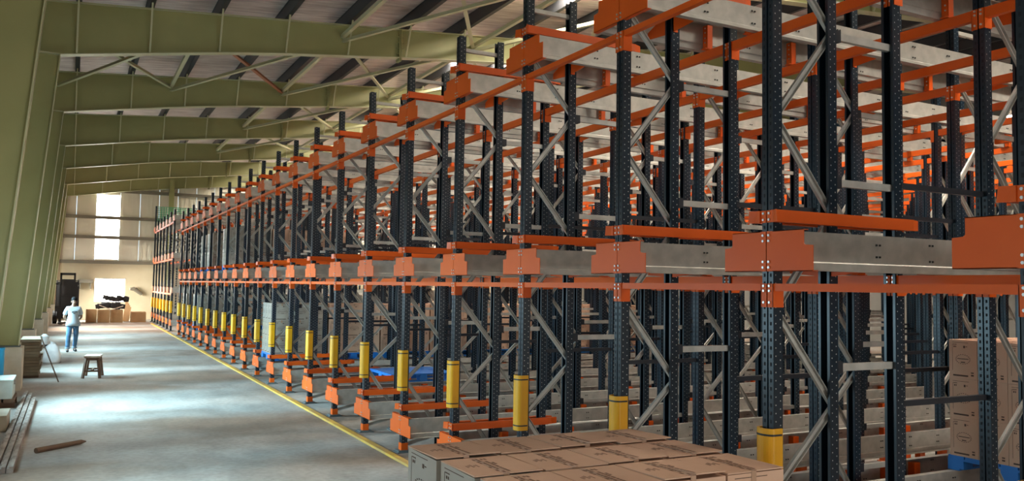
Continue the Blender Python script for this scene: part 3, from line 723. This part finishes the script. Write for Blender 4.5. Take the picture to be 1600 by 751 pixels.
# crates and blocks near the first pedestal
t = thing('metal_box', 'pale grey-green metal box at the left edge before the near pedestal', 'box', (-4.86, 16.75, .16))
inst('box_body', bx('box_body', -.25, .20, -.42, .42, 0, .29, M_lgrey), t); inst('lid', bx('lid', -.26, .21, -.43, .43, .29, .315, M_lgrey), t); inst('latch', bx('latch', .20, .225, -.05, .05, .2, .28, M_grey), t)
t = thing('timber_skid', 'dark timber skid under the pale metal box', 'skid', (-4.86, 16.75, 0))
for yy in (-.35, .28): inst('bearer', bx('bearer', -.3, .24, yy, yy + .1, 0, .1, M_dwood), t)
for xx in (-.28, -.1, .08): inst('plank', bx('plank', xx, xx + .15, -.45, .45, .1, .16, M_dwood), t)
tag(inst('concrete_block', bx('concrete_block', -5.1, -4.59, 13.9, 14.7, 0, .22, M_conc)), 'low tan concrete block lying by the left wall, nearest the camera', 'block')
t = thing('blue_drum', 'bright blue plastic drum by the near column pedestal at the left edge', 'drum', (-5.02, 17.95, 0))
inst('drum_body', MB().tube((0, 0, 0), (0, 0, .9), .13, n=20).mesh('drum_body', M_cyan), t); inst('rim', MB().tube((0, 0, .86), (0, 0, .90), .137, n=20).mesh('rim', M_cyan), t)
# three steel channels on the floor
for q, (xa, ya, xb, yb, lb) in enumerate(((-4.53, 18.2, -4.53, 9.5, 'left of the three'), (-4.45, 17.8, -4.45, 10.9, 'middle of the three'), (-4.37, 17.2, -4.375, 10.9, 'right of the three'))):
    m = MB(); a, c = Vector((xa, ya, .002)), Vector((xb, yb, .002)); d = (c - a).normalized(); sxv = d.cross(Vector((0, 0, 1))); up = Vector((0, 0, 1))
    w, h, th = .034, .07, .006
    pr = [(-w, 0), (w, 0), (w, h - .02), (.006, h - .02), (.006, h), (-w, h)]
    m.prism([a + sxv * u + up * v for u, v in pr], c - a)
    tag(inst('steel_channel', m.mesh('steel_channel', M_grey)), 'long rusty steel channel on the floor at lower left, %s' % lb, 'steel channel', 'steel channels on the floor')
# wood offcut on the floor
m = MB(); m.tube((-4.16, 12.02, .035), (-3.66, 12.45, .035), .035, .030, n=9); m.tube((-3.66, 12.45, .035), (-3.60, 12.49, .03), .030, .008, n=9)
tag(inst('wooden_stake', m.mesh('wooden_stake', M_dwood)), 'dark pointed wooden stake lying alone on the aisle floor', 'stake')
# small things by the farther pedestals
t = thing('white_canister', 'small white canister with dark base on the floor by the second pedestal', 'canister', (-4.56, 30.6, 0))
inst('canister_body', MB().tube((0, 0, .10), (0, 0, .36), .13, n=14).tube((0, 0, .36), (0, 0, .43), .11, .05, n=14).mesh('canister_body', M_white), t); inst('base', MB().tube((0, 0, 0), (0, 0, .10), .135, n=14).mesh('base', M_black), t, label='dark base ring')
# ------------------------------------------------------------------ far end of the aisle
t = thing('forklift', 'black forklift truck with tall mast parked before the end wall', 'forklift', (-4.05, 47.6, 0))
m = MB()
for xx in (-.34, .26): m.box(xx, xx + .09, -.62, -.50, .1, 2.5)
for z in (.5, 1.3): m.box(-.34, .35, -.6, -.52, z, z + .1)
m.box(-.34, .35, -.62, -.5, 2.40, 2.52); m.box(-.34, .35, -.6, -.52, 2.02, 2.2)
inst('mast', m.mesh('mast', M_machine), t)
m = MB(); m.box(-.52, .52, -.68, -.63, .25, .38); m.box(-.52, .52, -.68, -.63, .75, .88)
for q in range(6): m.box(-.5 + q * .196, -.46 + q * .196, -.68, -.64, .25, 2.0)
m.box(-.52, .52, -.68, -.63, 1.93, 2.02); inst('load_backrest', m.mesh('load_backrest', M_machine), t)
for xx in (-.35, .22): inst('fork', MB().box(xx, xx + .13, -.72, -.68, .06, .8).box(xx, xx + .13, -1.7, -.68, .06, .10).mesh('fork', M_machine), t)
inst('cabin_panel', MB().box(-.46, .46, -.47, -.45, .8, 2.08).box(-.48, -.44, -.45, 1.0, .8, 1.7).mesh('cabin_panel', M_machine), t)
inst('chassis', MB().box(-.52, .52, -.45, 1.2, .25, .8).box(-.54, .54, 1.0, 1.6, .25, 1.15).box(-.5, .5, .4, 1.0, .8, 1.0).mesh('chassis', M_machine), t)
m = MB()
for xx in (-.5, .45):
    m.box(xx, xx + .05, -.35, -.3, .8, 2.1); m.box(xx, xx + .05, 1.05, 1.1, 1.1, 2.1); m.box(xx, xx + .05, -.35, 1.1, 2.1, 2.15)
for q in range(7): m.box(-.5, .5, -.35 + q * .23, -.31 + q * .23, 2.11, 2.15)
inst('overhead_guard', m.mesh('overhead_guard', M_machine), t)
inst('seat', MB().box(-.24, .24, .3, .75, 1.0, 1.12).box(-.24, .24, .7, .8, 1.1, 1.6).mesh('seat', M_black), t)
inst('steering_wheel', MB().tube((0, -.05, .8), (0, .1, 1.25), .03).tube((0, .08, 1.24), (0, .1, 1.27), .17, n=16).mesh('steering_wheel', M_black), t)
for xx in (-.6, .42):
    for yy, r in ((-.3, .32), (1.2, .26)): inst('wheel', MB().tube((xx, yy, r), (xx + .18, yy, r), r, n=20).tube((xx - .01, yy, r), (xx + .19, yy, r), r * .5, n=14, mi=1).mesh('wheel', M_black, M_grey), t)
for xx in (-.46, .40): inst('headlamp', MB().tube((xx + .03, -.4, 1.9), (xx + .03, -.34, 1.9), .06, n=12).mesh('headlamp', M_bolt), t, label='round pale headlamp')
def slat_crate(x, y, w, d, h, label, lid=False, z0=0.0):
    t = thing('wooden_crate', label, 'crate', (x, y, z0), 0, 'wooden crates by the end wall')
    n = 3; g = .02; hh = (h - g * (n - 1)) / n
    for q in range(n):
        z = q * (hh + g)
        inst('slat', bx('slat', -w / 2, w / 2, -d / 2, -d / 2 + .02, z, z + hh, M_wood), t); inst('slat', bx('slat', -w / 2, w / 2, d / 2 - .02, d / 2, z, z + hh, M_wood), t)
        inst('slat', bx('slat', -w / 2, -w / 2 + .02, -d / 2, d / 2, z, z + hh, M_wood), t); inst('slat', bx('slat', w / 2 - .02, w / 2, -d / 2, d / 2, z, z + hh, M_wood), t)
    for a in (-1, 1): inst('batten', bx('batten', *sorted((a * w / 2, a * (w / 2 - .07))), -d / 2 - .02, -d / 2, 0, h, M_wood), t)
    inst('bottom', bx('bottom', -w / 2, w / 2, -d / 2, d / 2, 0, .02, M_wood), t)
    if lid:
        for q in range(5): inst('lid_board', bx('lid_board', -w / 2 + q * w / 5, -w / 2 + (q + 1) * w / 5 - .012, -d / 2, d / 2, h, h + .02, M_wood), t)
slat_crate(-2.35, 48.5, .56, .9, .64, 'open raw wood crate below the end window, left one of two')
slat_crate(-1.74, 48.5, .58, .9, .64, 'open raw wood crate below the end window, right one of two')
slat_crate(-2.92, 48.6, .5, .8, .66, 'dark-sided wood crate left of the two window crates')
slat_crate(-.70, 48.6, .72, 1.0, .52, 'closed wooden crate with board lid at the foot of the far rack', True)
m = MB()
rd = random.Random(4)
def heap_part(c, r, tilt, seed, label):
    t = thing('machine_part', label, 'machine part', c, 0, 'dark machine parts heaped on the crates')
    t.rotation_euler = (0, tilt, 0)
    m = MB(); rd = random.Random(seed); n = 7
    for q in range(n):     # uneven cast body with ribs
        x0 = -r[0] + 2 * r[0] * q / n; h = r[2] * rd.uniform(.65, 1.0); d = r[1] * rd.uniform(.75, 1.0)
        m.box(x0, x0 + 2 * r[0] / n - .006, -d, d, -h, h)
    m.box(-r[0], r[0], -r[1] * .6, r[1] * .6, -r[2] * .6, r[2] * .6)
    inst('casting', m.mesh('casting', M_machine), t)
    for sx_ in (-1, 1): inst('hub', MB().tube((sx_ * r[0] * .7, -r[1] - .03, 0), (sx_ * r[0] * .7, -r[1] * .7, 0), r[2] * .6, n=10).mesh('hub', M_machine), t)
heap_part((-2.42, 48.3, .86), (.33, .17, .15), -.16, 1, 'dark casting lying on the left window crate')
heap_part((-1.68, 48.3, .85), (.33, .17, .15), .12, 2, 'dark casting lying on the right window crate')
heap_part((-2.02, 48.74, .865), (.46, .17, .2), .05, 3, 'long dark casting at the back of the heap before the window')
heap_part((-2.02, 48.34, 1.24), (.40, .18, .14), .22, 4, 'slanted dark casting across the heap before the window')
heap_part((-1.46, 48.74, 1.22), (.30, .18, .16), .1, 5, 'upper right dark casting of the heap before the window')
heap_part((-2.06, 48.74, 1.21), (.22, .17, .12), .12, 6, 'topmost dark casting of the heap before the window')
for q, (a, c, lb) in enumerate((((-2.58, 48.07, .90), (-2.06, 48.07, .672), 'left'), ((-1.96, 48.07, .672), (-1.45, 48.07, .86), 'right'))):
    tag(inst('wood_slat', MB().bar(a, c, .06, .05).mesh('wood_slat', M_pwood)), 'pale wood slat lying across the heap of castings, %s one' % lb, 'slat')
for q in range(4):
    tag(inst('leaning_board', MB().bar((-1.34 + q * .06, 49.1 + q * .1, .01), (-1.20 + q * .06, 49.75 + q * .1, 1.05 - .1 * q), .14, .025, up=(0, 1, 0)).mesh('leaning_board', M_wood)), 'raw wood board leaning right of the window crates, %s from the left' % ORD[q + 1], 'board', 'leaning boards')
tag(inst('timber_shelf', MB().box(-3.6, -2.85, 51.2, 51.68, 2.02, 2.2).box(-3.5, -3.44, 51.3, 51.68, 1.7, 2.02).box(-2.98, -2.92, 51.3, 51.68, 1.7, 2.02).mesh('timber_shelf', M_girt)), 'grey timber shelf on the end wall left of the window', 'shelf')
m = MB(); m.tube((-.35, 51.6, 1.42), (-.75, 51.55, 1.72), .09, .12, n=12); m.tube((-.75, 51.55, 1.72), (-.98, 51.5, 1.72), .12, .07, n=12)
tag(inst('bent_duct', m.mesh('bent_duct', M_girt)), 'short dark bent duct on the end wall right of the window', 'duct')
# hanging lamps deep in the racking
for q, (x, y, z) in enumerate(((9.97, 8.3, 5.46), (12.67, 10.0, 5.60))):
    t = thing('hanging_lamp', 'bright hanging lamp seen through the racking at the right edge, %s' % ('upper one' if q == 0 else 'lower one'), 'lamp', (x, y, z))
    inst('lamp_shade', MB().tube((0, 0, .1), (0, 0, .3), .22, .08, n=16).mesh('lamp_shade', M_grey), t); inst('lens', MB().tube((0, 0, .02), (0, 0, .1), .16, .2, n=16).mesh('lens', M_lamp), t, label='glowing lens')
    inst('cord', MB().tube((0, 0, .3), (0, 0, roof_z(x) + .339 - z), .012, n=6).mesh('cord', M_black), t)

# ------------------------------------------------------------------ the person
def skin_obj(name, verts, edges, radii, material, parent, root=0, sub=2):
    me = D.meshes.new(name); me.from_pydata(verts, edges, []); me.materials.append(material)
    o = inst(name, me, parent)
    md = o.modifiers.new('skin', 'SKIN'); md.use_smooth_shade = True
    if not me.skin_vertices: me.attributes.new('x', 'FLOAT', 'POINT')
    sv = me.skin_vertices[0].data if me.skin_vertices else None
    return o, sv
def build_skin(name, chain, material, parent, sub=2):
    """chain: dict key -> (co, radius(es), parent key)"""
    keys = list(chain); verts = [chain[k][0] for k in keys]; edges = [(keys.index(chain[k][2]), keys.index(k)) for k in keys if chain[k][2]]
    bm = bmesh.new(); sl = bm.verts.layers.skin.verify()
    bv = [bm.verts.new(v) for v in verts]
    for k, v in zip(keys, bv):
        r = chain[k][1]; v[sl].radius = r if isinstance(r, tuple) else (r, r); v[sl].use_root = chain[k][2] is None
    for a, c in edges: bm.edges.new((bv[a], bv[c]))
    me = D.meshes.new(name); bm.to_mesh(me); bm.free(); me.materials.append(material)
    o = inst(name, me, parent)
    md = o.modifiers.new('skin', 'SKIN'); md.use_smooth_shade = True
    sb = o.modifiers.new('sub', 'SUBSURF'); sb.levels = sub; sb.render_levels = sub
    return o
P = thing('person', 'man in white printed t-shirt and blue jeans standing in the aisle, hands behind back', 'person', (-3.78, 28.6, 0), 0.12)
# faces -y (towards the camera); x is his left in the picture's right
ch = {
 'pelvis': ((0, 0, .86), (.13, .10), None), 'waist': ((0, 0, .98), (.125, .09), 'pelvis'), 'chest': ((0, .0, 1.17), (.145, .10), 'waist'), 'upper': ((0, .01, 1.30), (.11, .085), 'chest'),
 'neck': ((0, .0, 1.385), .05, 'upper'), 'jaw': ((.008, -.035, 1.445), (.058, .062), 'neck'), 'head': ((.012, -.03, 1.53), (.070, .082), 'jaw'), 'crown': ((.012, -.015, 1.60), (.045, .055), 'head')}
for sg, n in ((-1, 'a'), (1, 'b')):
    ch['sh' + n] = ((sg * .155, .01, 1.30), .058, 'upper'); ch['el' + n] = ((sg * .235, .09, 1.04), .042, 'sh' + n); ch['wr' + n] = ((sg * .10, .19, .88), .030, 'el' + n); ch['pa' + n] = ((sg * .035, .20, .845), (.038, .022), 'wr' + n)
    for q in range(4):
        ch['f%d%s' % (q, n)] = ((sg * (.0 - .012) , .205 + .01 * (q % 2), .875 - .021 * q), .0095, 'pa' + n); ch['g%d%s' % (q, n)] = ((sg * -.045, .195, .872 - .021 * q - .005 * (q % 2)), .0085, 'f%d%s' % (q, n))
    ch['th' + n] = ((sg * .02, .185, .893), .010, 'pa' + n)
    hipx = sg * .085
    fy = -.10 if sg < 0 else .08
    kx = hipx + (-.03 if sg < 0 else .01)
    ch['hp' + n] = ((hipx, 0, .80), .085, 'pelvis'); ch['kn' + n] = ((kx, fy * .45 - .02, .46), .058, 'hp' + n); ch['an' + n] = ((kx - .02, fy, .09), .040, 'kn' + n); ch['to' + n] = ((kx - .02 + sg * .02, fy - .13, .045), (.035, .028), 'an' + n)
build_skin('body', ch, M_skin, P)
sh = {'hem': ((0, 0, .80), (.165, .132), None), 'pelvis': ((0, 0, .84), (.168, .132), 'hem'), 'waist': ((0, -.005, .96), (.155, .125), 'pelvis'), 'belly': ((0, -.01, 1.06), (.150, .125), 'waist'), 'chest': ((0, 0, 1.19), (.160, .118), 'belly'), 'upper': ((0, .01, 1.30), (.125, .095), 'chest'), 'collar': ((0, .0, 1.362), (.068, .062), 'upper')}
for sg, n in ((-1, 'a'), (1, 'b')):
    sh['s' + n] = ((sg * .155, .01, 1.305), .072, 'upper'); sh['m' + n] = ((sg * .205, .055, 1.17), .068, 's' + n); sh['e' + n] = ((sg * .225, .075, 1.10), .066, 'm' + n)
build_skin('tshirt', sh, M_shirt, P)
hem = MB(); n = 24; rings = [(1.06, .150, .122), (.98, .158, .128), (.88, .190, .140), (.775, .205, .148), (.775, .197, .140), (.90, .175, .126)]
for z, ra, rb in rings:
    for q in range(n):
        a = 2 * PI * q / n; j = 1 + .018 * math.sin(5 * a + z * 9) * (1.06 - z) * 4
        hem.v.append((ra * j * math.cos(a), -.004 + rb * j * math.sin(a), z))
for r in range(len(rings) - 1):
    for q in range(n): hem.f.append((r * n + q, r * n + (q + 1) % n, (r + 1) * n + (q + 1) % n, (r + 1) * n + q)); hem.m.append(0)
inst('shirt_hem', hem.mesh('shirt_hem', M_shirt, smooth=True), P)
jn = {'pelvis': ((0, 0, .84), (.118, .095), None)}
for sg, n in ((-1, 'a'), (1, 'b')):
    hipx = sg * .085; fy = -.10 if sg < 0 else .08; kx = hipx + (-.03 if sg < 0 else .01)
    jn['h' + n] = ((hipx, 0, .78), .098, 'pelvis'); jn['t' + n] = ((hipx + (kx - hipx) * .5, fy * .2 - .01, .62), .086, 'h' + n); jn['k' + n] = ((kx, fy * .45 - .02, .46), .073, 't' + n); jn['c' + n] = ((kx - .01, fy * .75, .26), .066, 'k' + n); jn['a' + n] = ((kx - .02, fy, .13), .066, 'c' + n)
build_skin('jeans', jn, M_jean, P)
M_cuff = mat('pale_cuff', (0.24, 0.31, 0.38), 0.9)
for sg in (-1, 1):
    hipx = sg * .085; fy = -.10 if sg < 0 else .08; kx = hipx + (-.03 if sg < 0 else .01)
    inst('trouser_cuff', MB().tube((kx - .02, fy, .10), (kx - .019, fy, .155), .072, .070, n=14).mesh('trouser_cuff', M_cuff), P, label='pale rolled cuff')
    sc = {'heel': ((kx - .02, fy + .045, .045), .042, None), 'mid': ((kx - .015 + sg * .008, fy - .05, .05), (.046, .045), 'heel'), 'toe': ((kx - .01 + sg * .02, fy - .155, .036), (.042, .032), 'mid')}
    build_skin('shoe', sc, M_shoe, P)
inst('hair', MB().lump((.012, -.005, 1.575), (.083, .098, .078), 8, nu=16, nv=8, rough=.05).mesh('hair', M_hair, smooth=True), P)
for sg in (-1, 1):
    inst('eye', MB().lump((.012 + sg * .030, -.108, 1.515), (.012, .008, .007), 1, rough=0).mesh('eye', M_hair, smooth=True), P)
    inst('ear', MB().lump((.012 + sg * .078, -.02, 1.505), (.012, .022, .032), 1, rough=0).mesh('ear', M_skin, smooth=True), P)
    inst('eyebrow', bx('eyebrow', .012 + sg * .03 - .018, .012 + sg * .03 + .018, -.113, -.104, 1.53, 1.537, M_hair), P)
inst('nose', MB().prism([(.012, -.105, 1.52), (-.004, -.105, 1.475), (.028, -.105, 1.475)], (0, -.02, -.004)).mesh('nose', M_skin), P)
inst('mouth', bx('mouth', -.012, .036, -.106, -.098, 1.448, 1.455, M_hair), P)
m = MB()
for q in range(14):
    t0 = PI * (.08 + .95 * q / 13); a = Vector((.015 + .062 * math.cos(t0), -.128, 1.19 + .03 * math.sin(t0)))
    m.box(a.x - .012, a.x + .012, -.134, -.118, a.z - .008, a.z + .008)
m.box(-.03, .05, -.134, -.12, 1.175, 1.187); m.box(-.02, .03, -.134, -.12, 1.15, 1.16)
inst('shirt_print', m.mesh('shirt_print', M_black), P, label='dark curved mark printed on the chest')
print('objects', len(D.objects))
